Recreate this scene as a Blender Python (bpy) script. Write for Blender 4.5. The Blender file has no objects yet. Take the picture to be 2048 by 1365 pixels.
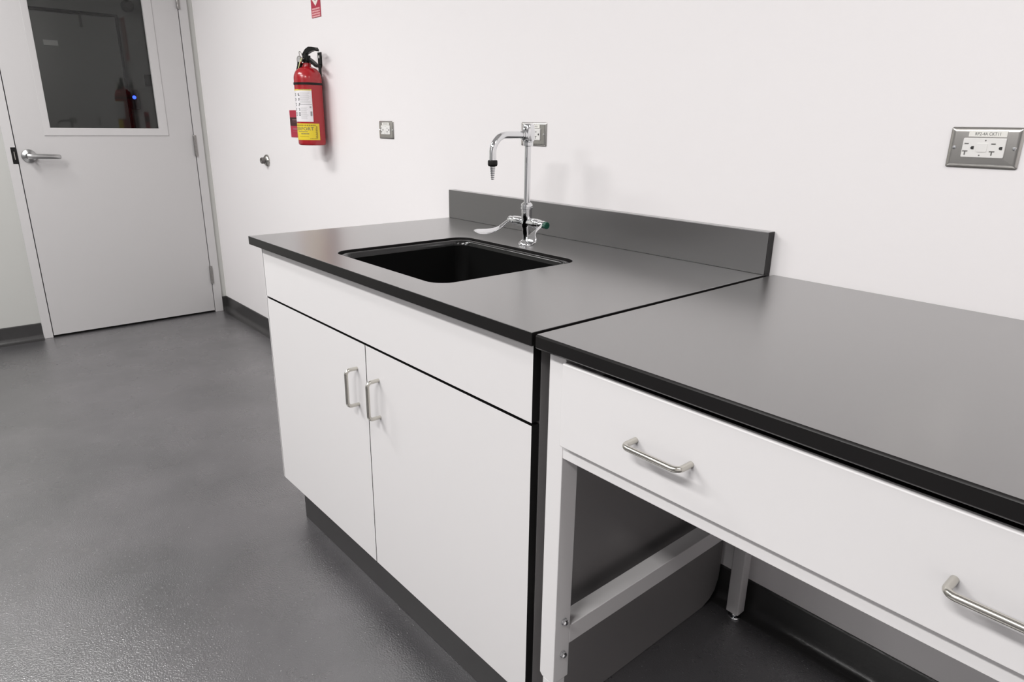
import bpy, bmesh, math, random
from mathutils import Vector, Matrix
random.seed(7)
S = bpy.context.scene
COL = S.collection
R = math.radians

# ------------------------------------------------------------------ camera
F_PX, W_PX = 1352.0, 2048.0
cam_d = bpy.data.cameras.new('camera'); cam_d.sensor_width = 36.0
cam_d.lens = F_PX / W_PX * 36.0; cam_d.clip_start = 0.02; cam_d.clip_end = 60
cam = bpy.data.objects.new('camera', cam_d); COL.objects.link(cam)
yw, pt, rl = R(48.7775), R(-17.7945), R(0.8329)
fw = Vector((-math.sin(yw)*math.cos(pt), math.cos(yw)*math.cos(pt), math.sin(pt)))
rt = Vector((math.cos(yw), math.sin(yw), 0)); up = rt.cross(fw)
r2 = rt*math.cos(rl) + up*math.sin(rl); u2 = -rt*math.sin(rl) + up*math.cos(rl)
m = Matrix((r2, u2, -fw)).transposed().to_4x4(); m.translation = (4.652, -1.483, 1.240)
cam.matrix_world = m
S.camera = cam

# ------------------------------------------------------------------ world, lights, exposure
w = bpy.data.worlds.new('world'); S.world = w; w.use_nodes = True
w.node_tree.nodes['Background'].inputs[0].default_value = (0.9, 0.95, 1.0, 1)
w.node_tree.nodes['Background'].inputs[1].default_value = 0.02
S.view_settings.view_transform = 'Standard'; S.view_settings.look = 'None'
S.view_settings.exposure = 0.43; S.view_settings.gamma = 1.0
S.view_settings.use_curve_mapping = False
CEIL = 2.75
def panel_light(x, y, power, sx=1.2, sy=0.3, col=(1.0, 0.985, 0.975), z=CEIL-0.035):
    l = bpy.data.lights.new('panel_or_fill_lamp', 'AREA'); l.shape = 'RECTANGLE'
    l.size = sx; l.size_y = sy; l.energy = power; l.color = col
    o = bpy.data.objects.new('panel_or_fill_lamp', l); COL.objects.link(o)
    o.location = (x, y, z); return o
panel_light(4.3, -2.65, 50)
panel_light(2.2, -2.65, 42)
panel_light(2.9, -4.2, 34)
panel_light(1.2, -1.75, 27)
panel_light(5.6, -0.9, 12)
far_fill = panel_light(-1.9, -0.6, 3.2, 0.6, 0.6)          # fill lamp added to make the dark room beyond the door visible
S.cycles.max_bounces = 10; S.cycles.diffuse_bounces = 5; S.cycles.glossy_bounces = 5
S.cycles.transparent_max_bounces = 12; S.cycles.caustics_reflective = False; S.cycles.caustics_refractive = False
S.cycles.sample_clamp_indirect = 4.0
S.cycles.use_denoising = True

# ------------------------------------------------------------------ materials
def srgb(v):
    return tuple(((c/255)/12.92 if c/255 <= .04045 else ((c/255+.055)/1.055)**2.4) for c in v)
def mat(name, col, rough=.5, metal=0.0, spec=.5, bump=None, var=0, aniso=0, coat=0, emit=None):
    mt = bpy.data.materials.new(name); mt.use_nodes = True
    nt = mt.node_tree; b = nt.nodes['Principled BSDF']
    b.inputs['Base Color'].default_value = (*col, 1); b.inputs['Roughness'].default_value = rough
    b.inputs['Metallic'].default_value = metal; b.inputs['Specular IOR Level'].default_value = spec
    if coat:
        cw, cr = coat if isinstance(coat, tuple) else (coat, .08)
        b.inputs['Coat Weight'].default_value = cw; b.inputs['Coat IOR'].default_value = 1.7 if cr > .25 else 1.5; b.inputs['Coat Roughness'].default_value = cr
    if emit: b.inputs['Emission Color'].default_value = (*emit[0], 1); b.inputs['Emission Strength'].default_value = emit[1]
    if bump or var:
        tc = nt.nodes.new('ShaderNodeTexCoord')
    if bump:
        sc, st, dist = bump
        n = nt.nodes.new('ShaderNodeTexNoise'); n.inputs['Scale'].default_value = sc; n.inputs['Detail'].default_value = 3
        nt.links.new(tc.outputs['Object'], n.inputs['Vector'])
        bp = nt.nodes.new('ShaderNodeBump'); bp.inputs['Strength'].default_value = st; bp.inputs['Distance'].default_value = dist
        nt.links.new(n.outputs['Fac'], bp.inputs['Height']); nt.links.new(bp.outputs['Normal'], b.inputs['Normal'])
    if var:
        n2 = nt.nodes.new('ShaderNodeTexNoise'); n2.inputs['Scale'].default_value = 3.0; n2.inputs['Detail'].default_value = 6
        nt.links.new(tc.outputs['Object'], n2.inputs['Vector'])
        mx = nt.nodes.new('ShaderNodeMix'); mx.data_type = 'RGBA'
        mx.inputs['A'].default_value = (*[c*(1-var) for c in col], 1); mx.inputs['B'].default_value = (*[min(1, c*(1+var)) for c in col], 1)
        nt.links.new(n2.outputs['Fac'], mx.inputs['Factor']); nt.links.new(mx.outputs['Result'], b.inputs['Base Color'])
    return mt
M = {}
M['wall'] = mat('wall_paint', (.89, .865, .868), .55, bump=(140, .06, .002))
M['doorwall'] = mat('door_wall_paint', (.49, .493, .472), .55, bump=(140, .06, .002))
M['ceiling'] = mat('ceiling_paint', (.88, .88, .87), .8)
M['reflectgrey'] = mat('reflection_grey', (.26, .26, .265), .6)  # unseen front wall, greyed so that steel and chrome reflect darker
M['doorpaint'] = mat('door_enamel', (.53, .52, .52), .38, bump=(60, .03, .001))
M['frame'] = mat('door_frame_enamel', (.56, .55, .55), .38)
M['cab'] = mat('white_laminate', (.725, .71, .71), .42, bump=(300, .02, .0005))
M['metalwhite'] = mat('white_powder_coat', (.745, .73, .73), .4)
M['greycarc'] = mat('grey_side_laminate', (.235, .225, .225), .5)
M['top'] = mat('grey_top_laminate', (.072, .069, .069), .29, spec=1.0, coat=(1.0, .29), var=.04, bump=(500, .03, .0004))
M['black'] = mat('black_core', (.006, .0055, .0055), .45, spec=.25)
M['blackedge'] = mat('black_edge', (.007, .0062, .0062), .4, spec=.3)
M['basin'] = mat('black_epoxy', (.003, .003, .003), .55, spec=.08)
M['rim'] = mat('black_epoxy_rim', (.004, .004, .004), .18, spec=.5)
M['base'] = mat('dark_cove_base', (.032, .031, .031), .3, bump=(130, .25, .002))
M['plinth'] = mat('dark_plinth', (.026, .024, .025), .45)
M['chrome'] = mat('chrome', (.80, .81, .82), .06, 1.0)
M['satin'] = mat('satin_nickel', (.60, .58, .53), .22, 1.0)
M['steel'] = mat('brushed_steel', (.50, .485, .46), .25, 1.0)
M['lever'] = mat('satin_chrome', (.46, .46, .46), .28, 1.0)
M['hinge'] = mat('dull_steel', (.36, .35, .34), .4, 1.0)
M['plastic'] = mat('white_plastic', (.83, .82, .80), .35)
M['slot'] = mat('slot_dark', (.03, .028, .028), .6)
M['slotgrey'] = mat('slot_grey', (.16, .155, .15), .6)
M['tape'] = mat('label_tape', (.86, .85, .80), .35)
M['ink'] = mat('ink_grey', (.12, .12, .12), .6)
M['inksoft'] = mat('ink_soft', (.42, .41, .41), .6)
M['red'] = mat('red_enamel', (.38, .011, .017), .25, coat=.25)
M['signred'] = mat('sign_red', (.44, .025, .055), .45)
M['darkred'] = mat('dark_maroon', (.05, .012, .014), .5)
M['signwhite'] = mat('sign_white', (.85, .78, .72), .5)
M['pinkprint'] = mat('pink_print', (.80, .42, .43), .5)
M['cardprint'] = mat('card_print', (.42, .22, .24), .5)
M['labelwhite'] = mat('label_white', (.82, .80, .82), .4)
M['yellow'] = mat('label_yellow', (.78, .60, .03), .4)
M['yellowink'] = mat('yellow_ink', (.30, .21, .02), .5)
M['valve'] = mat('valve_black', (.008, .008, .0075), .35, spec=.25)
M['green'] = mat('green_plastic', (.004, .065, .04), .3)
M['rubber'] = mat('grey_rubber', (.12, .11, .105), .45)
M['seal'] = mat('seal_plastic', (.62, .64, .30), .4)
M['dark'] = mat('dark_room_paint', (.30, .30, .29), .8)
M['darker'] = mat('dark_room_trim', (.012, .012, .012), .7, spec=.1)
M['led'] = mat('blue_led', (.02, .05, .6), .3, emit=((.025, .06, 1.0), 4.0))
M['reader'] = mat('reader_black', (.012, .012, .014), .4)
M['lamp'] = mat('lamp_diffuser', (.9, .9, .9), .5)

# floor: poured dark grey epoxy, orange-peel gloss
fm = bpy.data.materials.new('epoxy_floor'); fm.use_nodes = True; nt = fm.node_tree; b = nt.nodes['Principled BSDF']
tc = nt.nodes.new('ShaderNodeTexCoord')
def noise(sc, det=4, ro=.55):
    n = nt.nodes.new('ShaderNodeTexNoise'); n.inputs['Scale'].default_value = sc; n.inputs['Detail'].default_value = det
    n.inputs['Roughness'].default_value = ro; nt.links.new(tc.outputs['Object'], n.inputs['Vector']); return n
def ramp(src, stops):
    r = nt.nodes.new('ShaderNodeValToRGB'); e = r.color_ramp.elements
    while len(e) < len(stops): e.new(.5)
    for i, (p, c) in enumerate(stops): e[i].position = p; e[i].color = (*c, 1)
    nt.links.new(src, r.inputs['Fac']); return r
big = noise(2.2, 6, .6)
rc = ramp(big.outputs['Fac'], [(.32, (.044, .0435, .0465)), (.68, (.086, .082, .087))])
spk = noise(210, 2, .5)  # pale specks painted in for the floor's glitter and white debris dots
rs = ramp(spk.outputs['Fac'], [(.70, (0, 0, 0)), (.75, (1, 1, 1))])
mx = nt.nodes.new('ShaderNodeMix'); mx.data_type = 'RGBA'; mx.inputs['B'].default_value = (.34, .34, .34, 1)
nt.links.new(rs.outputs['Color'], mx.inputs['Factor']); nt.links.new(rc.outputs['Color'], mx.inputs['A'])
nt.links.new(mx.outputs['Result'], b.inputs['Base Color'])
rr = ramp(noise(3.5, 5).outputs['Fac'], [(.3, (.20, .20, .20)), (.7, (.36, .36, .36))])
nt.links.new(rr.outputs['Color'], b.inputs['Roughness'])
bn = noise(230, 2, .6); bp_ = nt.nodes.new('ShaderNodeBump'); bp_.inputs['Strength'].default_value = .5; bp_.inputs['Distance'].default_value = .0022
nt.links.new(bn.outputs['Fac'], bp_.inputs['Height']); nt.links.new(bp_.outputs['Normal'], b.inputs['Normal'])
b.inputs['Coat Weight'].default_value = 1.0; b.inputs['Coat Roughness'].default_value = .26; b.inputs['Coat IOR'].default_value = 1.75; b.inputs['Specular IOR Level'].default_value = .8
nt.links.new(bp_.outputs['Normal'], b.inputs['Coat Normal'])
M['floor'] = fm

# glass: clear pane, Fresnel reflection over transparency
gm = bpy.data.materials.new('clear_glass'); gm.use_nodes = True; nt = gm.node_tree
nt.nodes.remove(nt.nodes['Principled BSDF']); out = nt.nodes['Material Output']
fr = nt.nodes.new('ShaderNodeFresnel'); fr.inputs['IOR'].default_value = 1.42
tr = nt.nodes.new('ShaderNodeBsdfTransparent'); tr.inputs['Color'].default_value = (.88, .89, .88, 1)
gl = nt.nodes.new('ShaderNodeBsdfGlossy'); gl.inputs['Roughness'].default_value = .02
ms = nt.nodes.new('ShaderNodeMixShader')
nt.links.new(fr.outputs[0], ms.inputs[0]); nt.links.new(tr.outputs[0], ms.inputs[1]); nt.links.new(gl.outputs[0], ms.inputs[2])
nt.links.new(ms.outputs[0], out.inputs['Surface'])
M['glass'] = gm

# ------------------------------------------------------------------ geometry helpers (all in world metres)
def box(bm, x0, x1, y0, y1, z0, z1, mi=0):
    v = [bm.verts.new(p) for p in ((x0,y0,z0),(x1,y0,z0),(x1,y1,z0),(x0,y1,z0),(x0,y0,z1),(x1,y0,z1),(x1,y1,z1),(x0,y1,z1))]
    fs = []
    for q in ((3,2,1,0),(4,5,6,7),(0,1,5,4),(1,2,6,5),(2,3,7,6),(3,0,4,7)):
        f = bm.faces.new([v[i] for i in q]); f.material_index = mi; fs.append(f)
    return fs
def frame_of(d):
    d = Vector(d).normalized(); a = Vector((0,0,1)) if abs(d.z) < .9 else Vector((1,0,0))
    u = d.cross(a).normalized(); return u, d.cross(u).normalized(), d
def lathe(bm, o, axis, prof, n=28, mi=0):
    """prof: list of (radius, distance along axis)."""
    o = Vector(o); u, v, d = frame_of(axis); rings = []
    for r, h in prof:
        c = o + d*h
        if r < 1e-6: rings.append([bm.verts.new(c)])
        else: rings.append([bm.verts.new(c + (u*math.cos(2*math.pi*i/n) + v*math.sin(2*math.pi*i/n))*r) for i in range(n)])
    for a, b_ in zip(rings, rings[1:]):
        for i in range(n):
            j = (i+1) % n
            if len(a) == 1 and len(b_) == 1: continue
            if len(a) == 1: f = bm.faces.new((a[0], b_[i], b_[j]))
            elif len(b_) == 1: f = bm.faces.new((a[i], b_[0], a[j]))
            else: f = bm.faces.new((a[i], b_[i], b_[j], a[j]))
            f.material_index = mi
    for rg, rev in ((rings[0], False), (rings[-1], True)):
        if len(rg) > 1:
            f = bm.faces.new(rg[::-1] if rev else rg); f.material_index = mi
def smooth_path(pts, per=8):
    P = [Vector(p) for p in pts]; out = []
    for i in range(len(P)-1):
        p0 = P[max(i-1,0)]; p1 = P[i]; p2 = P[i+1]; p3 = P[min(i+2,len(P)-1)]
        for k in range(per):
            t = k/per
            out.append(.5*((2*p1)+(p2-p0)*t+(2*p0-5*p1+4*p2-p3)*t*t+(3*p1-p0-3*p2+p3)*t**3))
    out.append(P[-1]); return out
def fillet(pts, rad, n=8):
    P = [Vector(p) for p in pts]; out = [P[0]]
    for a, c, b_ in zip(P, P[1:], P[2:]):
        d1 = (a-c).normalized(); d2 = (b_-c).normalized(); half = d1.angle(d2)/2
        t = rad/math.tan(half); cen = c + (d1+d2).normalized()*(rad/math.sin(half))
        s, e = c+d1*t - cen, c+d2*t - cen
        tot = s.angle(e); ax = s.cross(e).normalized()
        for k in range(n+1): out.append(cen + Matrix.Rotation(tot*k/n, 3, ax) @ s)
    out.append(P[-1]); return out
def tube(bm, pts, rad, n=14, mi=0, side=None, flat=None):
    """sweep; rad and flat may be lists (flat = half thickness of an elliptical section, side = its wide axis)."""
    P = [Vector(p) for p in pts]; k = len(P)
    rads = rad if isinstance(rad, (list, tuple)) else [rad]*k
    fl = flat if flat else rads
    u = None; rings = []
    for i, p in enumerate(P):
        d = (P[min(i+1,k-1)] - P[max(i-1,0)]).normalized()
        if side is not None: u = (Vector(side) - d*Vector(side).dot(d)).normalized()
        elif u is None: u = frame_of(d)[0]
        else: u = (u - d*u.dot(d)).normalized()
        v = d.cross(u)
        rings.append([bm.verts.new(p + u*math.cos(2*math.pi*j/n)*rads[i] + v*math.sin(2*math.pi*j/n)*fl[i]) for j in range(n)])
    for a, b_ in zip(rings, rings[1:]):
        for j in range(n):
            f = bm.faces.new((a[j], a[(j+1)%n], b_[(j+1)%n], b_[j])); f.material_index = mi
    bm.faces.new(rings[0][::-1]).material_index = mi; bm.faces.new(rings[-1]).material_index = mi
def prism(bm, poly, ax, a, b_, mi=0):
    """extrude a 2D polygon along axis 'x','y' or 'z' from a to b."""
    def P(p, t): return {'x': (t, p[0], p[1]), 'y': (p[0], t, p[1]), 'z': (p[0], p[1], t)}[ax]
    A = [bm.verts.new(P(p, a)) for p in poly]; B = [bm.verts.new(P(p, b_)) for p in poly]; n = len(poly)
    for f in [bm.faces.new(A[::-1]), bm.faces.new(B)] + [bm.faces.new((A[i], A[(i+1)%n], B[(i+1)%n], B[i])) for i in range(n)]:
        f.material_index = mi
def rrect(x0, x1, y0, y1, r, n=8):
    out = []
    for cx, cy, a0 in ((x1-r, y1-r, 0), (x0+r, y1-r, 90), (x0+r, y0+r, 180), (x1-r, y0+r, 270)):
        for k in range(n+1):
            a = R(a0 + 90*k/n); out.append((cx+r*math.cos(a), cy+r*math.sin(a)))
    return out
def loft(bm, loops, cap0=True, cap1=True, mi=0):
    V = [[bm.verts.new(p) for p in L] for L in loops]; n = len(V[0])
    for a, b_ in zip(V, V[1:]):
        for i in range(n): bm.faces.new((a[i], a[(i+1)%n], b_[(i+1)%n], b_[i])).material_index = mi
    if cap0: bm.faces.new(V[0][::-1]).material_index = mi
    if cap1: bm.faces.new(V[-1]).material_index = mi

ORG = {}
def empty(name, loc, label, cat, group=None):
    o = bpy.data.objects.new(name, None); COL.objects.link(o); o.location = loc; o.empty_display_size = .05
    ORG[o.name] = Vector(loc); tag(o, label, cat, group); return o
def tag(o, label=None, cat=None, group=None, kind=None):
    for k, v in (('label', label), ('category', cat), ('group', group), ('kind', kind)):
        if v: o[k] = v
    return o
def obj(name, bm, mats, parent=None, base=None, bevel=0, seg=2, smooth=30, label=None):
    """link one mesh object; bm is in world coordinates."""
    org = ORG[parent.name] if parent is not None else Vector(base or (0,0,0))
    bmesh.ops.recalc_face_normals(bm, faces=bm.faces)
    bmesh.ops.translate(bm, verts=bm.verts, vec=-org)
    me = bpy.data.meshes.new(name); bm.to_mesh(me); bm.free()
    for mm in (mats if isinstance(mats, (list, tuple)) else [mats]): me.materials.append(M[mm])
    for p in me.polygons: p.use_smooth = True
    me.set_sharp_from_angle(angle=R(smooth))
    o = bpy.data.objects.new(name, me); COL.objects.link(o)
    if parent is not None: o.parent = parent
    else: o.location = org
    ORG[o.name] = org
    if bevel:
        bv = o.modifiers.new('edge', 'BEVEL'); bv.width = bevel; bv.segments = seg; bv.limit_method = 'ANGLE'; bv.angle_limit = R(40)
        bv.harden_normals = True
    if label: o['label'] = label
    return o
def new(): return bmesh.new()
def bxo(name, dims, mats, parent=None, base=None, bevel=.001, **k):
    bm = new(); box(bm, *dims); return obj(name, bm, mats, parent, base, bevel, **k)
def struct(name, bm, mats, **k):
    o = obj(name, bm, mats, **k); o['kind'] = 'structure'; return o
def text_shapes(s, size):
    """built-in font -> list of polygons as (verts, faces) in the x/y plane, starting at 0,0."""
    cu = bpy.data.curves.new('lettering', 'FONT'); cu.body = s; cu.size = size; cu.resolution_u = 2
    o = bpy.data.objects.new('lettering', cu); COL.objects.link(o)
    dg = bpy.context.evaluated_depsgraph_get(); me = bpy.data.meshes.new_from_object(o.evaluated_get(dg))
    vs = [v.co.copy() for v in me.vertices]; fs = [list(p.vertices) for p in me.polygons]
    bpy.data.objects.remove(o); bpy.data.curves.remove(cu); bpy.data.meshes.remove(me)
    return vs, fs
def text_on(bm, s, fn, width=None, height=None, size=1.0, mi=0):
    vs, fs = text_shapes(s, size)
    x0 = min(v.x for v in vs); x1 = max(v.x for v in vs); y0 = min(v.y for v in vs); y1 = max(v.y for v in vs)
    sx = (width/(x1-x0)) if width else 1; sy = (height/(y1-y0)) if height else sx
    V = [bm.verts.new(fn((v.x-x0)*sx, (v.y-y0)*sy)) for v in vs]
    for f in fs:
        try: bm.faces.new([V[i] for i in f]).material_index = mi
        except ValueError: pass

# ================================================================== THE ROOM
RX, RY = 6.6, -4.6
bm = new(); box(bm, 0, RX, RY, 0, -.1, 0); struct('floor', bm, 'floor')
bm = new(); box(bm, -.12, RX, RY, .1, CEIL, CEIL+.1); struct('ceiling', bm, 'ceiling')
bm = new(); box(bm, -.12, RX, 0, .1, 0, CEIL); struct('wall_back', bm, 'wall')
bm = new(); box(bm, -.12, RX, RY-.1, RY, 0, CEIL); struct('wall_front', bm, 'reflectgrey')
bm = new(); box(bm, RX, RX+.1, RY, 0, 0, CEIL); struct('wall_right', bm, 'wall')
DY0, DY1, DZ = -1.0165, -.0835, 2.14          # door opening
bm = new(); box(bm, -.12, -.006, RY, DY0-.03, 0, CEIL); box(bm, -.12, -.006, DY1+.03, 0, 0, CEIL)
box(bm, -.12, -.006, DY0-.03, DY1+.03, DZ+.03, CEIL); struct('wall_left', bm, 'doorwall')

# cove base, run along the walls
def cove(t=.006, h=.097, r=.032, n=7):
    p = [(0, h), (t*.6, h), (t, h-.003)]
    for k in range(n+1):
        a = R(180 + 90*k/n); p.append((t+r+r*math.cos(a), r+.0015+r*math.sin(a)))
    return p + [(t+r+.004, 0), (0, 0)]
bm = new(); prism(bm, [(-d, z) for d, z in cove()], 'x', 0, RX); struct('baseboard_back', bm, 'base')
bm = new(); pf = [(-.006+d, z) for d, z in cove(.010)]
prism(bm, pf, 'y', RY, -1.064); prism(bm, pf, 'y', -.032, -.004); struct('baseboard_left', bm, 'base')

# door frame
bm = new()
box(bm, -.10, .005, DY0-.046, DY0, 0, DZ); box(bm, -.10, .005, DY1, DY1+.050, 0, DZ)
box(bm, -.10, .005, DY0-.046, DY1+.050, DZ, DZ+.05)
box(bm, -.10, -.048, DY0, DY0+.016, 0, DZ); box(bm, -.10, -.048, DY1-.016, DY1, 0, DZ)   # stops
tr1 = struct('trim_1', bm, 'frame', bevel=.0015)
sp = bxo('strike_plate', (.0035, .0065, -1.0395, -1.0145, .996, 1.083), 'black', tr1, bevel=.0006, label='black strike plate')
bxo('latch_slot', (.0062, .0075, -1.0285, -1.0245, 1.018, 1.060), 'steel', sp, bevel=.0004, label='steel latch slot')

# door leaf with its window
LY0, LY1, LZ0, LZ1 = DY0+.0045, DY1-.0045, .012, DZ-.004
GY0, GY1, GZ0, GZ1 = -.838, -.279, 1.1855, 1.95
bm = new()
box(bm, -.045, 0, LY0, GY0-.02, LZ0, LZ1); box(bm, -.045, 0, GY1+.02, LY1, LZ0, LZ1)
box(bm, -.045, 0, GY0-.02, GY1+.02, LZ0, GZ0-.02); box(bm, -.045, 0, GY0-.02, GY1+.02, GZ1+.02, LZ1)
bmesh.ops.remove_doubles(bm, verts=bm.verts, dist=1e-5)
door = struct('door_1', bm, 'doorpaint')
bxo('window_pane', (-.027, -.019, GY0-.012, GY1+.012, GZ0-.012, GZ1+.012), 'glass', door, bevel=0)
bm = new()
def bead(e0, e1, x):
    return [(x, y, z) for y, z in ((GY0-e0*.8, GZ0-e0), (GY1+e0*1.15, GZ0-e0), (GY1+e0*1.15, GZ1+e0), (GY0-e0*.8, GZ1+e0))]
loft(bm, [bead(.043, 0, -.001), bead(.043, 0, .0022), bead(.0405, 0, .0040), bead(.003, 0, .0002), bead(0, 0, -.001), bead(0, 0, -.018), bead(.02, 0, -.018)], False, False)
obj('window_bead', bm, 'doorpaint', door, bevel=0)
for z0, z1 in ((.195, .316), (1.018, 1.148), (1.862, 1.99)):
    bm = new()
    lathe(bm, (.0075, -.0862, z0), (0,0,1), [(0, 0), (.0065, .001)] + sum([[(.0075, .003+(z1-z0-.006)*k/5), (.0075, .001+(z1-z0-.006)*(k+1)/5), (.0068, .0015+(z1-z0-.006)*(k+1)/5)] for k in range(5)], []) + [(.0065, z1-z0-.001), (0, z1-z0)], 14)
    box(bm, .004, .0062, -.0850, -.072, z0+.002, z1-.002)
    obj('hinge', bm, 'hinge', door, label='dull steel hinge')
# lever set
bm = new(); lathe(bm, (0, -.962, 1.036), (1,0,0), [(.036, 0), (.036, .004), (.034, .009), (.027, .014), (.020, .017), (.0165, .020), (.0165, .030), (.0135, .036), (.0125, .056), (0, .058)], 36)
rose = obj('lever_rose', bm, 'lever', door, label='satin chrome lever rose')
bm = new(); pp = smooth_path([(.050, -.972, 1.036), (.055, -.955, 1.036), (.058, -.92, 1.0355), (.058, -.88, 1.034), (.056, -.845, 1.0325), (.050, -.826, 1.0315), (.044, -.822, 1.031)], 6)
n_ = len(pp); tube(bm, pp, [.0145 - .0035*i/n_ for i in range(n_)], 14, side=(0,0,1), flat=[.0085-.003*i/n_ for i in range(n_)])
obj('lever_handle', bm, 'lever', rose, label='satin chrome lever handle')

# the dark room beyond the door
BX = -3.0
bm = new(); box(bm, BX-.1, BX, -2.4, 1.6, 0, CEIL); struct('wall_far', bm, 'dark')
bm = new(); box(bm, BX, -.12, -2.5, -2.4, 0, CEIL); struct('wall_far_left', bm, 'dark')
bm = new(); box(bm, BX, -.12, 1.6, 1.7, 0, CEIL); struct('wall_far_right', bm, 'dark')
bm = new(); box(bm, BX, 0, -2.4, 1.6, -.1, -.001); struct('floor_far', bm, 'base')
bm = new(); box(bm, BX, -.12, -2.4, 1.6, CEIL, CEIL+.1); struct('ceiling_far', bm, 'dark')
C0 = Vector((4.652, -1.483, 1.240))
def fz(y, z):       # a spot on the far wall
    p = C0 + (Vector((-1.6, y, z)) - C0)*((C0.x-BX)/6.252); return p.y, p.z
jy, hz = fz(-.0757, 1.97)
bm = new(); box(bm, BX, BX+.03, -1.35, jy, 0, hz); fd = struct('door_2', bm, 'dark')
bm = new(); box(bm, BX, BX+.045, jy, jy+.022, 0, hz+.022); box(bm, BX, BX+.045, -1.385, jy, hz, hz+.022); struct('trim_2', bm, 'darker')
y, z = fz(-.52, 1.757); bxo('door_plate', (BX+.028, BX+.034, y-.055, y+.055, z-.022, z+.022), 'plastic', fd, label='pale plate on the far door')
y, z = fz(-.31, 1.93); bxo('door_catch', (BX+.028, BX+.045, y-.008, y+.008, z-.06, z+.06), 'steel', fd)
y, z = fz(0.026, 2.05); bm = new(); lathe(bm, (BX, y, z+.01), (1,0,0), [(.055, 0), (.055, .03), (.045, .07), (.03, .09), (0, .095)], 20)
tag(obj('alarm_sounder', bm, 'darker', base=(BX, y, z)), 'dark round alarm high in the door window, above the blue light', 'alarm')
y, z = fz(-.0216, 1.40)
rd = empty('card_reader', (BX, y, z), 'black wall reader with a blue light seen through the door window', 'reader')
bxo('reader_body', (BX, BX+.03, y-.045, y+.045, z-.11, z+.07), 'reader', rd, bevel=.008)
bm = new(); lathe(bm, (BX+.029, y, z), (1,0,0), [(.016, 0), (.016, .003), (.010, .006), (0, .007)], 20); obj('indicator_light', bm, 'led', rd, label='blue indicator light')
y, z = fz(.10, 1.53); tag(bxo('dark_block', (BX, BX+.012, y-.03, y+.035, z-.055, z+.055), 'darker', base=(BX, y, z), bevel=.003), 'small dark plaque at the right edge of the door window', 'block')  # plain dark block on the far wall

# ================================================================== SINK CABINET
CXL, CXR, FY, CD, H, TH = 2.6331, 3.8742, -.7327, -.7585, .914, .0245
UZ = H-TH
cabR = 3.8516
cab = empty('sink_cabinet', ((CXL+CXR)/2, -.37, 0), 'white two-door base cabinet standing under the black sink counter', 'cabinet')
bm = new()   # carcass: sides cut round the cove base, floor, back rail
side = [(-.7125, UZ), (-.7125, .122), (-.704, .122), (-.704, .001), (-.085, .001), (-.050, .012), (-.030, .030), (-.0175, .062), (-.0145, .10), (-.0145, UZ)]
prism(bm, side, 'x', 3.832, 3.8516)
prism(bm, [(-.7125, UZ), (-.7125, .122), (-.0145, .122), (-.0145, UZ)], 'x', 2.668, 2.687)
box(bm, 2.687, 3.832, -.7125, -.0145, .122, .141); box(bm, 2.687, 3.832, -.032, -.0145, .70, UZ); box(bm, 2.687, 3.832, -.7125, -.69, .715, .75)
obj('carcass', bm, 'greycarc', cab, bevel=.0006, label='grey cabinet carcass')
bxo('end_panel', (2.6600, 2.6676, FY, -.0145, .119, UZ), 'cab', cab, bevel=.0006)
bxo('plinth', (2.752, 3.831, -.7068, -.69, 0.0008, .122), 'plinth', cab, bevel=0, label='dark grey toe kick')
def front(name, x0, x1, z0, z1):
    bm = new()
    for f in box(bm, x0, x1, FY, FY+.0185, z0, z1): 
        if abs(f.calc_center_median().y - FY) > .001: f.material_index = 1
    return obj(name, bm, ['cab', 'black'], cab, bevel=.0004)
front('drawer_front', 2.6640, cabR, .7352, UZ-.0015)
dL = front('cabinet_door', 2.6640, 3.2582, .119, .7295)
dR = front('cabinet_door', 3.2612, cabR, .119, .7295)
def pull(name, a, b_, outv, proj, rad, parent):
    """bent rod handle between feet a and b, standing out by proj."""
    a, b_, o = Vector(a), Vector(b_), Vector(outv)*proj
    bm = new(); tube(bm, fillet([a, a+o, b_+o, b_], rad*2.4, 8), rad, 16)
    return obj(name, bm, 'satin', parent, smooth=60, label='satin nickel bent rod handle')
pull('handle', (3.2131, FY, .6570), (3.2131, FY, .5610), (0,-1,0), .031, .0046, dL)
pull('handle', (3.3172, FY, .6560), (3.3172, FY, .5610), (0,-1,0), .031, .0046, dR)

# counter with sink cut-out
HX0, HX1, HY0, HY1, HR = 3.012, 3.497, -.682, -.246, .048
def slab_with_hole(x0, x1, y0, y1, z0, z1, hole):
    bm = new()
    o = [bm.verts.new((x, y, z1)) for x, y in ((x0,y0),(x1,y0),(x1,y1),(x0,y1))]
    h = [bm.verts.new((x, y, z1)) for x, y in hole]
    ed = [bm.edges.new((L[i], L[(i+1)%len(L)])) for L in (o, h) for i in range(len(L))]
    bmesh.ops.triangle_fill(bm, edges=ed, use_beauty=True)
    bmesh.ops.recalc_face_normals(bm, faces=bm.faces)
    ret = bmesh.ops.extrude_face_region(bm, geom=bm.faces[:])
    bmesh.ops.translate(bm, verts=[g for g in ret['geom'] if isinstance(g, bmesh.types.BMVert)], vec=(0, 0, z0-z1))
    bmesh.ops.recalc_face_normals(bm, faces=bm.faces)
    for f in bm.faces: f.material_index = 0 if abs(f.normal.z) > .9 else 1
    return bm
ct = empty('sink_countertop', ((CXL+CXR)/2, -.38, UZ), 'grey countertop with black edges and a sink cut-out, on the white cabinet', 'countertop')
obj('worktop', slab_with_hole(CXL, CXR, CD, 0-.0005, UZ, H, rrect(HX0, HX1, HY0, HY1, HR, 10)), ['top', 'blackedge'], ct, bevel=.0016, seg=2)
bm = new()
for f in box(bm, CXL, CXR, -.0275, -.0005, H, H+.099):
    if abs(f.calc_center_median().x - CXL) < .001 or abs(f.calc_center_median().x - CXR) < .001: f.material_index = 1
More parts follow.
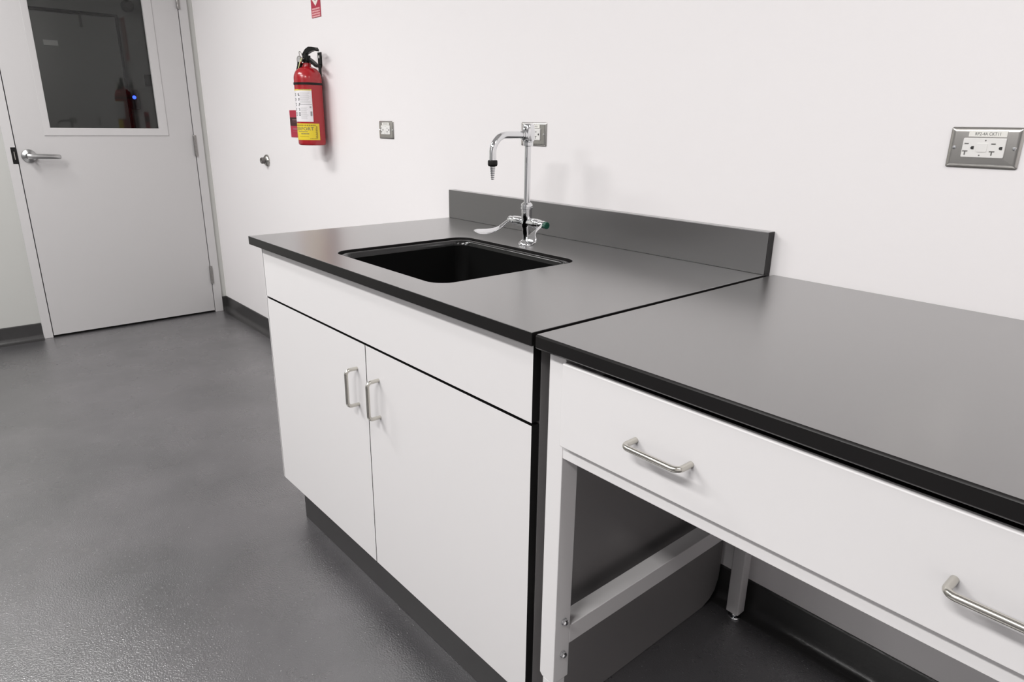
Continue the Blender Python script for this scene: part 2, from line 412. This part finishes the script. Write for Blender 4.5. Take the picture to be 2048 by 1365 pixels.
obj('backsplash', bm, ['top', 'blackedge'], ct, bevel=.0014)

# sink basin
sk = empty('sink_basin', ((HX0+HX1)/2, (HY0+HY1)/2, H-.25), 'black epoxy sink basin set into the grey countertop', 'sink')
bm = new()
def lp(ins, r, z): return [(x, y, z) for x, y in rrect(HX0+ins, HX1-ins, HY0+ins, HY1-ins, r, 10)]
loft(bm, [lp(.0015, .047, H-.020), lp(.0015, .047, H-.0075), lp(.004, .045, H-.0055), lp(.014, .040, H-.0062), lp(.018, .037, H-.010), lp(.020, .036, H-.020)], False, False)
obj('basin_rim', bm, 'rim', sk, smooth=50)
bm = new()
loft(bm, [lp(.020, .036, H-.020), lp(.024, .036, H-.20), lp(.032, .036, H-.215), lp(.055, .036, H-.222), lp(.20, .015, H-.226)], False, True)
obj('bowl', bm, 'basin', sk, smooth=50)
bm = new(); cx_, cy_ = (HX0+HX1)/2, (HY0+HY1)/2
lathe(bm, (cx_, cy_, H-.2262), (0,0,1), [(.042, 0), (.042, .003), (.036, .004), (.030, .0015), (0, .001)], 28); obj('drain', bm, 'steel', sk, label='steel drain')

# ================================================================== FAUCET
fx, fy = 3.2373, -.196
fc = empty('faucet', (fx, fy, H), 'chrome gooseneck laboratory faucet with wrist-blade levers behind the sink', 'faucet')
bm = new(); lathe(bm, (fx, fy, H+.0004), (0,0,1), [(.0225, 0), (.0225, .002), (.0205, .007), (.015, .012), (.0115, .0145), (.0105, .030), (.0115, .045), (.014, .052)], 32)
obj('base_flange', bm, 'chrome', fc)
bm = new(); lathe(bm, (fx, fy, H+.050), (0,0,1), [(.0135, 0), (.0148, .004), (.0148, .050), (.0165, .051), (.0165, .055), (.0155, .0560), (.0155, .058), (.0165, .059), (.0160, .064), (.0115, .068)], 32)
obj('valve_body', bm, 'chrome', fc)
bm = new(); zc = .978
lathe(bm, (fx-.062, fy, zc), (1,0,0), [(.0085, 0), (.0095, .001), (.0095, .007), (.0125, .008), (.0130, .012), (.0130, .016), (.0118, .017), (.0118, .020), (.0135, .022), (.0135, .040), (.0115, .046), (.0115, .078), (.0135, .084), (.0135, .102), (.0118, .104), (.0118, .107), (.0130, .108), (.0130, .112), (.0125, .116), (.0095, .117), (.0095, .124), (.0085, .124)], 24)
obj('valve_cross', bm, 'chrome', fc)
bm = new(); lathe(bm, (fx, fy, 1.020), (0,0,1), [(.0088, 0), (.0088, .17)], 24); obj('riser_pipe', bm, 'chrome', fc)
bm = new(); lathe(bm, (fx, fy, 1.183), (0,0,1), [(.0100, 0), (.0140, .002), (.0140, .010), (.0125, .012), (.0160, .014), (.0180, .020), (.0182, .040), (.0170, .045), (.0165, .054), (.0140, .058), (.0090, .0595), (0, .060)], 28)
lathe(bm, (fx, fy, 1.213), (0,-1,0), [(.0125, .008), (.0125, .019), (.0105, .021), (.0105, .025)], 20)
lathe(bm, (fx+.004, fy-.008, 1.226), (.35,-.8,.35), [(.0060, .004), (.0060, .012), (.0045, .014), (0, .0145)], 14)
obj('vacuum_breaker', bm, 'chrome', fc)
bm = new(); sp_ = fillet([(fx, fy-.018, 1.213), (fx, fy-.124, 1.2125), (fx, fy-.124, 1.145)], .046, 16)
tube(bm, sp_, .0093, 20); obj('spout', bm, 'chrome', fc, smooth=60)
bm = new(); lathe(bm, (fx, fy-.124, 1.150), (0,0,-1), [(.0095, 0), (.0122, .001), (.0130, .004), (.0130, .012), (.0115, .0155), (.006, .016)], 12)
obj('spout_collar', bm, 'black', fc, smooth=20, label='black spout collar')
bm = new(); pr = [(.0072, .0)]
for k in range(6):
    r0 = .0082 - .0006*k; pr += [(r0, .0055*k+.0015), (r0-.0003, .0055*k+.0035), (r0-.0016, .0055*k+.0038), (r0-.0016, .0055*k+.0062)]
pr += [(.0048, .0345), (.0042, .0355), (.0025, .0355), (.0025, .031)]
lathe(bm, (fx, fy-.124, 1.135), (0,0,-1), pr, 20); obj('serrated_nozzle', bm, 'chrome', fc, label='ribbed chrome hose nozzle')
def blade(pts, wide, thick, side, hub, hx):
    bm = new(); P = smooth_path(pts, 7); n = len(P)
    def ev(L, i):
        t = i/(n-1)*(len(L)-1); k = min(int(t), len(L)-2); return L[k]+(L[k+1]-L[k])*(t-k)
    tube(bm, P, [ev(wide, i) for i in range(n)], 14, side=side, flat=[ev(thick, i) for i in range(n)])
    lathe(bm, hub, hx, [(.0085, 0), (.0105, .001), (.0110, .010), (.0090, .014), (0, .0150)], 20)
    return bm
hl = (fx-.060, fy, zc); 
bm = blade([(fx-.070, fy, zc-.001), (fx-.070, fy-.020, zc-.010), (fx-.070, fy-.045, zc-.022), (fx-.071, fy-.080, zc-.027), (fx-.073, fy-.110, zc-.0255), (fx-.074, fy-.128, zc-.0225)],
           [.0062, .0052, .0062, .0085, .0115, .0105, .004], [.006, .0050, .0040, .0034, .0030, .0026, .0016], (.85,0,-.52), hl, (-1,0,0))
obj('wrist_blade', bm, 'chrome', fc, smooth=60)
hr = (fx+.060, fy, zc)
bm = blade([(fx+.070, fy, zc-.001), (fx+.0735, fy-.020, zc-.007), (fx+.0770, fy-.040, zc-.016), (fx+.0790, fy-.050, zc-.026), (fx+.0810, fy-.056, zc-.037), (fx+.0825, fy-.059, zc-.046)],
           [.0062, .0048, .0045, .0075, .0140, .0145, .007], [.006, .0045, .0032, .0026, .0024, .0020, .0014], (.80,.60,0), hr, (1,0,0))
wb = obj('wrist_blade', bm, 'chrome', fc, smooth=60)
bm = new(); lathe(bm, (fx+.073, fy, zc), (1,0,0), [(.0085, 0), (.0098, .001), (.0098, .010), (.0085, .0115), (.0048, .0118), (.0048, .0105), (0, .0105)], 20)
obj('index_cap', bm, 'green', fc, label='dark green index cap')

# ================================================================== DESK
DX0, DX1 = 3.8822, 5.60
dt = bxo('desk_countertop', (DX0, DX1, -.7600, -.0005, UZ-.001, H-.0005), ['top', 'blackedge'], base=((DX0+DX1)/2, -.38, UZ), bevel=0)
for p in dt.data.polygons: p.material_index = 0 if abs(p.normal.z) > .9 else 1
bv = dt.modifiers.new('edge', 'BEVEL'); bv.width = .0032; bv.segments = 1; bv.limit_method = 'ANGLE'; bv.angle_limit = R(40); bv.material = 1
tag(dt, 'long grey countertop with black front edge lying on the open white desk', 'countertop')
PX0, PX1, PY = 3.8945, 3.9322, -.7350
dk = empty('desk', (4.35, -.37, 0), 'white metal open desk with a wide drawer, right of the sink cabinet', 'desk')
for x0, x1 in ((PX0, PX1), (4.770, 4.808), (5.540, 5.578)):
    bm = new(); prism(bm, [(x0, UZ-.002), (x0, .221), (x0+.007, .215), (x1, .215), (x1, UZ-.002)], 'y', PY, PY+.040)
    post = obj('post', bm, 'metalwhite', dk, bevel=.0015)
    bm = new(); box(bm, x0+.009, x1-.001, PY+.0008, PY+.032, .022, .214); box(bm, x0+.018, x1-.010, PY+.009, PY+.022, .008, .022)
    lathe(bm, ((x0+x1)/2+.004, PY+.016, .0004), (0,0,1), [(.016, 0), (.016, .006), (.008, .010), (.008, .022)], 18)
    obj('adjustable_foot', bm, 'metalwhite', post, bevel=.0006)
for z in (.352, .2768):
    bm = new(); lathe(bm, (PX1, -.7134, z), (1,0,0), [(.0075, 0), (.0075, .002), (.0062, .0025), (.0062, .007), (.004, .009), (0, .0095)], 6)
    obj('bolt', bm, 'chrome', dk, smooth=20, label='chrome bolt head')
for x0, x1 in ((PX0, PX1), (4.770, 4.808), (5.540, 5.578)):
    bxo('side_stretcher', (x0, x1, PY+.040, -.064, .2905, .3325), 'metalwhite', dk, bevel=.0015)
    bxo('top_stretcher', (x0, x1, PY+.040, -.064, UZ-.045, UZ-.002), 'metalwhite', dk, bevel=.0015)
for x0, x1 in ((3.9085, 3.9435), (4.765, 4.800), (5.540, 5.575)):
    bm = new(); prism(bm, rrect(x0, x1, -.0635, -.0300, .0035, 4), 'z', .020, UZ-.002)
    lg = obj('rear_leg', bm, 'metalwhite', dk)
    bm = new(); lathe(bm, ((x0+x1)/2, -.0468, .0004), (0,0,1), [(.0165, 0), (.0170, .0025), (.0160, .005), (.0070, .007), (.0070, .011), (.0125, .0115), (.0125, .016), (.0070, .0165), (.0070, .021)], 22)
    obj('levelling_foot', bm, 'chrome', lg, label='chrome levelling foot')
bxo('front_rail', (PX1-.0002, 4.770, PY+.0006, PY+.022, .699, .740), 'metalwhite', dk, bevel=.0015)
DF = -.7470
bxo('apron_panel', (4.8082, 5.5398, PY+.0006, PY+.022, .699, UZ-.002), 'metalwhite', dk, bevel=.0015)
dw = bxo('drawer_front', (3.9350, 4.767, DF, DF+.0115, .7275, .8745), 'metalwhite', dk, bevel=.0022)
bm = new(); box(bm, 3.95, 4.752, -.733, -.25, .742, .745)
box(bm, 3.95, 3.953, -.733, -.25, .745, .84); box(bm, 4.749, 4.752, -.733, -.25, .745, .84); box(bm, 3.953, 4.749, -.253, -.25, .745, .84); box(bm, 3.953, 4.749, -.733, -.730, .745, .84)
obj('drawer_box', bm, 'greycarc', dw, bevel=0)
for x in (4.0925, 4.5105):
    pull('handle', (x, DF, .7985), (x+.0965, DF, .7985), (0,-1,0), .031, .0046, dw)

# ================================================================== WALL FITTINGS
def plate(bm, x0, x1, z0, z1, d=.0045, inset=.006):
    def L(i, y): return [(x, -y, z) for x, z in rrect(x0+i, x1-i, z0+i, z1-i, max(.0035-i*.3, .001), 4)]
    loft(bm, [L(0, 0), L(0, .0016), L(inset*.35, .0034), L(inset, d), L(inset+.002, d+.0002)], True, True)
def strip(bm, x0, x1, z0, z1, y0, y1): box(bm, x0, x1, -y1, -y0, z0, z1)
def outlet(name, x0, x1, z0, z1, label, cat, deco, tape, lines):
    t = empty(name, ((x0+x1)/2, 0, (z0+z1)/2), label, cat)
    cx, cz = (x0+x1)/2, (z0+z1)/2
    bm = new(); plate(bm, x0, x1, z0, z1); obj('cover_plate', bm, 'steel', t, smooth=25, label='brushed steel cover plate')
    D = .0078
    bm = new(); hw, hh = deco
    def L(i, y): return [(x, -y, z) for x, z in rrect(cx-hw+i, cx+hw-i, cz-hh+i, cz+hh-i, .002, 4)]
    loft(bm, [L(0, .003), L(0, D-.0008), L(.0008, D)], True, True)
    face = obj('receptacle_face', bm, 'plastic', t, smooth=25, label='white receptacle face')
    for s in (-1, 1):
        ox = cx + (-.0272 if s < 0 else .0151)
        bm = new(); strip(bm, ox-.0034, ox+.0034, cz+.0062, cz+.0082, D-.001, D+.0004); obj('straight_slot', bm, 'slotgrey', face, bevel=0)
        ox -= .0004
        bm = new(); strip(bm, ox-.0042, ox+.0042, cz-.0070, cz-.0050, D-.001, D+.0004); strip(bm, ox-.0010, ox+.0010, cz-.0128, cz-.0068, D-.001, D+.0004)
        obj('tee_slot', bm, 'slotgrey', face, bevel=0)
        ox = cx + (-.0169 if s < 0 else .0273); bm = new()
        prism(bm, [(ox+.0024, cz-.0028), (ox+.0024, cz+.0028)] + [(ox-.0002+.0026*math.cos(R(a)), cz+.0028*math.sin(R(a))) for a in range(90, 271, 20)], 'y', -(D-.001), -(D+.0004))
        obj('ground_slot', bm, 'slot', face, bevel=0)
    if hw > .03:
        bm = new(); prism(bm, rrect(cx-.0104, cx+.0064, cz-.0072, cz+.0082, .002, 4), 'y', -(D-.001), -(D+.0009)); obj('test_button', bm, 'plastic', face, bevel=.0004)
        for s in (-1, 1):
            bm = new(); lathe(bm, (cx-.001+.003*s, -D+.0002, cz+.0130*s), (0,-1,0), [(.0013, 0), (.0013, .0004), (0, .0005)], 12); obj('indicator_hole', bm, 'slotgrey', face)
    for s in (-1, 1):
        bm = new(); px = cx + s*(hw+.0135)
        lathe(bm, (px, -.0046, cz), (0,-1,0), [(.0034, 0), (.0034, .0006), (.0026, .0016), (0, .0020)], 16); obj('cover_screw', bm, 'chrome', t, label='chrome screw')
    tx0, tx1, tz0, tz1 = tape
    bm = new(); strip(bm, tx0, tx1, tz0, tz1, .0040, .0058); tp = obj('label_tape', bm, 'tape', t, label='white printed label tape')
    bm = new()
    if lines: text_on(bm, lines, lambda a, b_: (tx0+(tx1-tx0)*.17+a, -.0060, tz0+(tz1-tz0)*.24+b_), width=(tx1-tx0)*.66, height=(tz1-tz0)*.55)
    else:
        for k in range(7):
            a = tx0+(tx1-tx0)*(.16+.10*k); strip(bm, a, a+(tx1-tx0)*.07, tz0+(tz1-tz0)*.30, tz0+(tz1-tz0)*.68, .0058, .00600)
    obj('print', bm, 'inksoft' if not lines else 'ink', tp, bevel=0)
    return t
outlet('wall_outlet', 4.1945, 4.3085, 1.1750, 1.2465, 'large steel wall outlet above the desk counter at the right', 'outlet', (.0335, .0170), (4.2245, 4.2840, 1.2300, 1.2400), 'RP2-4A CKT11')
outlet('wall_outlet', 2.9920, 3.1060, 1.1765, 1.2460, 'steel wall outlet half hidden behind the faucet head', 'outlet', (.0335, .0170), (3.0190, 3.0790, 1.2300, 1.2395), None)
outlet('wall_outlet', 2.1250, 2.2340, 1.1770, 1.2450, 'small far steel wall outlet between the fire extinguisher and the faucet', 'outlet', (.0335, .0170), (2.1530, 2.2060, 1.2290, 1.2390), None)

# door bumper on the wall
bm = new(); bx_, bz_ = .930, 1.0345
wb_ = empty('wall_bumper', (bx_, 0, bz_), 'round steel wall bumper below and left of the fire extinguisher', 'door stop')
lathe(bm, (bx_, 0, bz_), (0,-1,0), [(.032, 0), (.032, .004), (.029, .010), (.021, .016), (.0165, .018)], 32); obj('bumper_shell', bm, 'steel', wb_, label='polished steel shell')
bm = new(); lathe(bm, (bx_, 0, bz_), (0,-1,0), [(.0163, .015), (.0163, .032), (.0145, .036), (.011, .0345), (.008, .030), (0, .029)], 28); obj('bumper_pad', bm, 'rubber', wb_, label='grey rubber pad')

# fire extinguisher sign, above
sx0, sx1, sz0, sz1 = 1.5865, 1.6745, 1.674, 1.985
sg = empty('extinguisher_sign', ((sx0+sx1)/2, 0, sz0), 'red and white arrow sign on the wall above the fire extinguisher', 'sign')
bm = new(); strip(bm, sx0, sx1, sz0, sz1, .0003, .0025); sf = obj('sign_panel', bm, 'signred', sg, bevel=.0004)
cxs = (sx0+sx1)/2
bm = new(); prism(bm, [(cxs, 1.7190), (cxs+.034, 1.7480), (cxs+.022, 1.7480), (cxs+.022, 1.965), (cxs-.022, 1.965), (cxs-.022, 1.7480), (cxs-.034, 1.7480)], 'y', -.0025, -.0029)
obj('arrow', bm, 'signwhite', sf, label='white downward arrow')
bm = new(); random.seed(3)
for r_ in range(4):
    zt = 1.7115 - r_*.0098; a = sx0+.006 + (.004 if r_ == 0 else 0)
    while a < sx1-.010:
        w_ = random.uniform(.006, .016); e = min(a+w_, sx1-.005); strip(bm, a, e, zt-.0066, zt, .0025, .0029); a = e+.0022
obj('print', bm, 'pinkprint', sf, bevel=0, label='four lines of small pale print')
bm = new(); strip(bm, cxs-.005, cxs+.006, 1.7405, 1.752, .0029, .0032); obj('mark', bm, 'ink', sf, bevel=0, label='dark mark in the arrow')

# red card on the wall beside the extinguisher
rx0, rx1, rz0, rz1 = 1.266, 1.395, 1.163, 1.290
rc_ = empty('inspection_card', ((rx0+rx1)/2, 0, rz0), 'red and black card on the wall behind the fire extinguisher', 'card')
bm = new(); strip(bm, rx0, rx1, rz0, rz1, .0003, .0015); rp = obj('card', bm, 'signred', rc_)
bm = new(); strip(bm, rx0+.0005, rx1-.0005, 1.217, 1.257, .0015, .0018); obj('band', bm, 'darkred', rp, label='dark band')
random.seed(5)
for rows in (((1.243, .005), (1.235, .0015)), ((1.199, .009), (1.189, .0015))):
    bm = new()
    for z_, h_ in rows:
        a = rx0+.030
        while a < rx1-.016:
            w_ = random.uniform(.004, .009); strip(bm, a, a+w_, z_, z_+h_, .0018, .0021); a += w_+.007
    obj('print', bm, 'cardprint', rp, bevel=0)

# ------------------------------------------------------------------ bracket and extinguisher
ex, er, eg = 1.650, .060, .0125; ey = -(er+eg); EZ = 1.137
br = empty('extinguisher_bracket', (ex, 0, 1.13), 'black steel bracket and strap holding the fire extinguisher to the wall', 'bracket')
bm = new(); prism(bm, [(1.6185, 1.16), (1.640, 1.16), (1.640, 1.462), (1.6535, 1.478), (1.6535, 1.532), (1.6185, 1.532)], 'y', -.0002, -.0035)
box(bm, ex-.014, ex+.003, -.0525, -.0034, 1.4795, 1.4825)
obj('back_plate', bm, 'valve', br, bevel=.0006)
bm = new(); strip(bm, 1.627, 1.636, 1.508, 1.519, .0035, .0040); obj('mounting_hole', bm, 'plastic', br, bevel=0, label='pale mounting hole')
def band(bm, c, r0, r1, z0, z1, a0, a1, n=40):
    """solid cylindrical patch; angle 0 faces the room (-y), positive towards +x."""
    def P(a, r, z): return (c[0]+r*math.sin(a), c[1]-r*math.cos(a), z)
    rows = []
    for k in range(n+1):
        a = R(a0+(a1-a0)*k/n); rows.append([bm.verts.new(P(a, r, z)) for r, z in ((r0, z0), (r1, z0), (r1, z1), (r0, z1))])
    for A, B in zip(rows, rows[1:]):
        for i in range(4): bm.faces.new((A[i], B[i], B[(i+1)%4], A[(i+1)%4]))
    bm.faces.new(rows[0][::-1]); bm.faces.new(rows[-1])
bm = new(); band(bm, (ex, ey), er+.0003, er+.0022, 1.3915, 1.4005, -170, 170, 56); box(bm, ex-.016, ex-.010, -.0120, -.0032, 1.3915, 1.4005)
obj('strap', bm, 'valve', br, label='narrow black strap')
fe = empty('fire_extinguisher', (ex, ey, EZ), 'red fire extinguisher with white and yellow labels hanging on the white wall', 'fire extinguisher')
bm = new(); prof = [(0, .004), (.045, .002), (.052, 0), (.057, .002), (.0595, .006), (er, .012), (er, .278)]
for k in range(1, 9): a = R(90*k/9.6); prof.append((.020+.040*math.cos(a), .278+.050*math.sin(a)))
prof += [(.0195, .330), (.0180, .336), (.0180, .345), (0, .345)]
lathe(bm, (ex, ey, EZ), (0,0,1), prof, 56); cyl = obj('cylinder', bm, 'red', fe, smooth=40, label='red enamelled cylinder')
# labels
def cylpt(a, r, z): a = R(a); return (ex+r*math.sin(a), ey-r*math.cos(a), z)
bm = new(); band(bm, (ex, ey), er-.0003, er+.0005, 1.2375, 1.3725, -76, 76); wl = obj('instruction_label', bm, 'labelwhite', cyl, label='white instruction label')
bm = new()
def mark(a0, a1, z0, z1, mi=0):
    n0 = len(bm.faces); band(bm, (ex, ey), er+.0004, er+.0008+.0002*(mi != 1), z0, z1, a0, a1, max(1, math.ceil((a1-a0)/6)))
    bm.faces.ensure_lookup_table()
    for f in bm.faces[n0:]: f.material_index = mi
mark(-75, 75.5, 1.3675, 1.3722, 1)
random.seed(11)
for a in (-66, -50): mark(a, a+12, 1.3690, 1.3712)
for k in range(6): mark(20+k*8.5, 20+k*8.5+7.5, 1.3695, 1.3710)
for c0 in (-8, 14):
    for zc_ in (1.353, 1.333, 1.312, 1.291):
        for k in range(3): mark(c0+random.uniform(0, 4), c0+random.uniform(5, 10), zc_-.004*k, zc_-.004*k+.0030)
    for k in range(3): mark(c0-1, c0+9, 1.262+k*.0055, 1.2650+k*.0055)
mark(24, 74, 1.3095, 1.3110)
for k in range(11): mark(25, 60+random.uniform(0, 11), 1.3165+k*.0042, 1.3172+k*.0042, 2)
for k in range(12): mark(25, 50+random.uniform(0, 9), 1.2500+k*.0042, 1.2507+k*.0042, 2)
mark(64, 71, 1.2950, 1.3020, 2)
for k in range(9): mark(66, 73, 1.2620+k*.0022, 1.2633+k*.0022)
wp = obj('print', bm, ['ink', 'yellow', 'inksoft'], wl, bevel=0)
bm = new(); band(bm, (ex, ey), er-.0003, er+.0007, 1.1600, 1.2300, -52, 100); yl = obj('service_label', bm, 'yellow', cyl, label='yellow service label')
bm = new(); r_ = er+.00125
text_on(bm, 'TERPORT', lambda a, b_: cylpt(-17 + a/.0010*1.0, r_, 1.2015+b_), width=.092, height=.0135)
def ymark(a0, a1, z0, z1): band(bm, (ex, ey), er+.0006, er+.0011, z0, z1, a0, a1, 2)
for k in range(6): ymark(2+k*8, 8.5+k*8, 1.1945, 1.1962)
for k in range(7): ymark(18+k*5.4, 22+k*5.4, 1.1850, 1.1885)
obj('print', bm, 'ink', yl, bevel=0, label='black lettering')
bm = new()
for k in range(14): ymark(-20+k*7.5, -15+k*7.5, 1.2200, 1.2252)
for k in range(11): ymark(83+random.uniform(-2, 2), 90, 1.1680+k*.0048, 1.1712+k*.0048)
for k in range(9): ymark(8+k*5, 11.5+k*5, 1.1745, 1.1762)
for k in range(5): ymark(58+k*6, 62+k*6, 1.1650, 1.1672)
obj('print', bm, 'yellowink', yl, bevel=0, label='ochre boxes and small print')
# valve, levers, gauge, nozzle, pin
vt = EZ+.345
bm = new(); lathe(bm, (ex, ey, vt-.012), (0,0,1), [(.0165, 0), (.0165, .012), (.0140, .014), (.0140, .022), (.0150, .024), (.0150, .040), (.0100, .043), (.0100, .050), (0, .050)], 22)
box(bm, ex-.012, ex+.022, ey-.010, ey+.010, vt+.008, vt+.030)
vb = obj('valve_body', bm, 'valve', fe, bevel=.001)
LD = Vector((.92, .30, 0)).normalized(); LS = Vector((-LD.y, LD.x, 0))
def lever(name, prof):
    bm = new(); c = Vector((ex, ey, 0)); L = []
    for t, z, hw, th in prof:
        p = c + LD*t; L.append([p+LS*hw+Vector((0,0,z+th)), p-LS*hw+Vector((0,0,z+th)), p-LS*hw*.9+Vector((0,0,z-th)), p+LS*hw*.9+Vector((0,0,z-th))])
    loft(bm, L); return obj(name, bm, 'valve', fe, bevel=.0012, smooth=35)
lever('carry_handle', [(-.006, vt+.018, .010, .008), (.022, vt+.013, .010, .008), (.038, vt+.003, .0105, .008), (.056, vt-.009, .0105, .0075), (.066, vt-.014, .010, .006), (.071, vt-.012, .009, .004)])
lever('squeeze_lever', [(-.016, vt+.030, .009, .007), (.006, vt+.046, .010, .011), (.026, vt+.054, .011, .011), (.046, vt+.056, .011, .008), (.064, vt+.055, .011, .006), (.071, vt+.049, .010, .004)])
bm = new(); ga = Vector((.04, -1, 0)).normalized(); gc = Vector((ex-.012, ey-.012, vt+.012))
lathe(bm, gc, ga, [(.008, 0), (.008, .010), (.0165, .011), (.0170, .018), (.0155, .0195), (.0150, .0175), (0, .0175)], 28); gg = obj('gauge', bm, 'steel', fe, label='round silver pressure gauge')
bm = new(); lathe(bm, gc, ga, [(.0148, .0172), (.0148, .0180), (0, .0181)], 28); obj('gauge_dial', bm, 'inksoft', gg, label='grey dial')
bm = new(); lathe(bm, (ex-.016, ey-.022, vt+.004), (-.22, -.16, -1), [(.009, 0), (.0115, .004), (.0105, .018), (.0120, .036), (0, .036)], 16); obj('nozzle', bm, 'valve', fe)
bm = new(); pc = Vector((ex+.012, ey-.030, vt+.030)); ring = [pc + Vector((.012*math.cos(2*math.pi*k/20), -.004*math.sin(2*math.pi*k/20), .015*math.sin(2*math.pi*k/20))) for k in range(20)]
tube(bm, ring + [ring[0]], .0013, 8); tube(bm, [(ex+.006, ey-.032, vt+.016), (ex+.006, ey+.014, vt+.018)], .0022, 8); obj('pull_pin', bm, 'steel', fe, label='steel ring pull pin')
bm = new(); tube(bm, [(ex+.010, ey-.026, vt+.018), (ex+.004, ey-.034, vt-.002), (ex-.003, ey-.038, vt-.022)], [.0030, .0032, .0030], 8, side=(1,0,0), flat=[.0012]*3)
tube(bm, [(ex+.001, ey-.031, vt+.008), (ex+.017, ey-.031, vt+.006)], .002, 6); obj('safety_seal', bm, 'seal', fe, label='pale green plastic seal')

# ceiling panels carrying the lamps
for x, y, sx, sy, where in ((4.3, -2.65, 1.2, .3, 'in front of the desk'), (2.2, -2.65, 1.2, .3, 'in front of the sink cabinet'), (2.9, -4.2, 1.2, .3, 'farthest from the sink wall'), (1.2, -1.75, 1.2, .3, 'nearest the grey door'), (5.6, -.9, 1.2, .3, 'over the far end of the desk')):
    bm = new(); box(bm, x-sx/2-.02, x+sx/2+.02, y-sy/2-.02, y+sy/2+.02, CEIL-.030, CEIL-.0005)
    tag(obj('ceiling_light', bm, 'lamp', base=(x, y, CEIL), bevel=.003), 'white ceiling light panel ' + where + ', above the frame', 'light', 'ceiling lights')
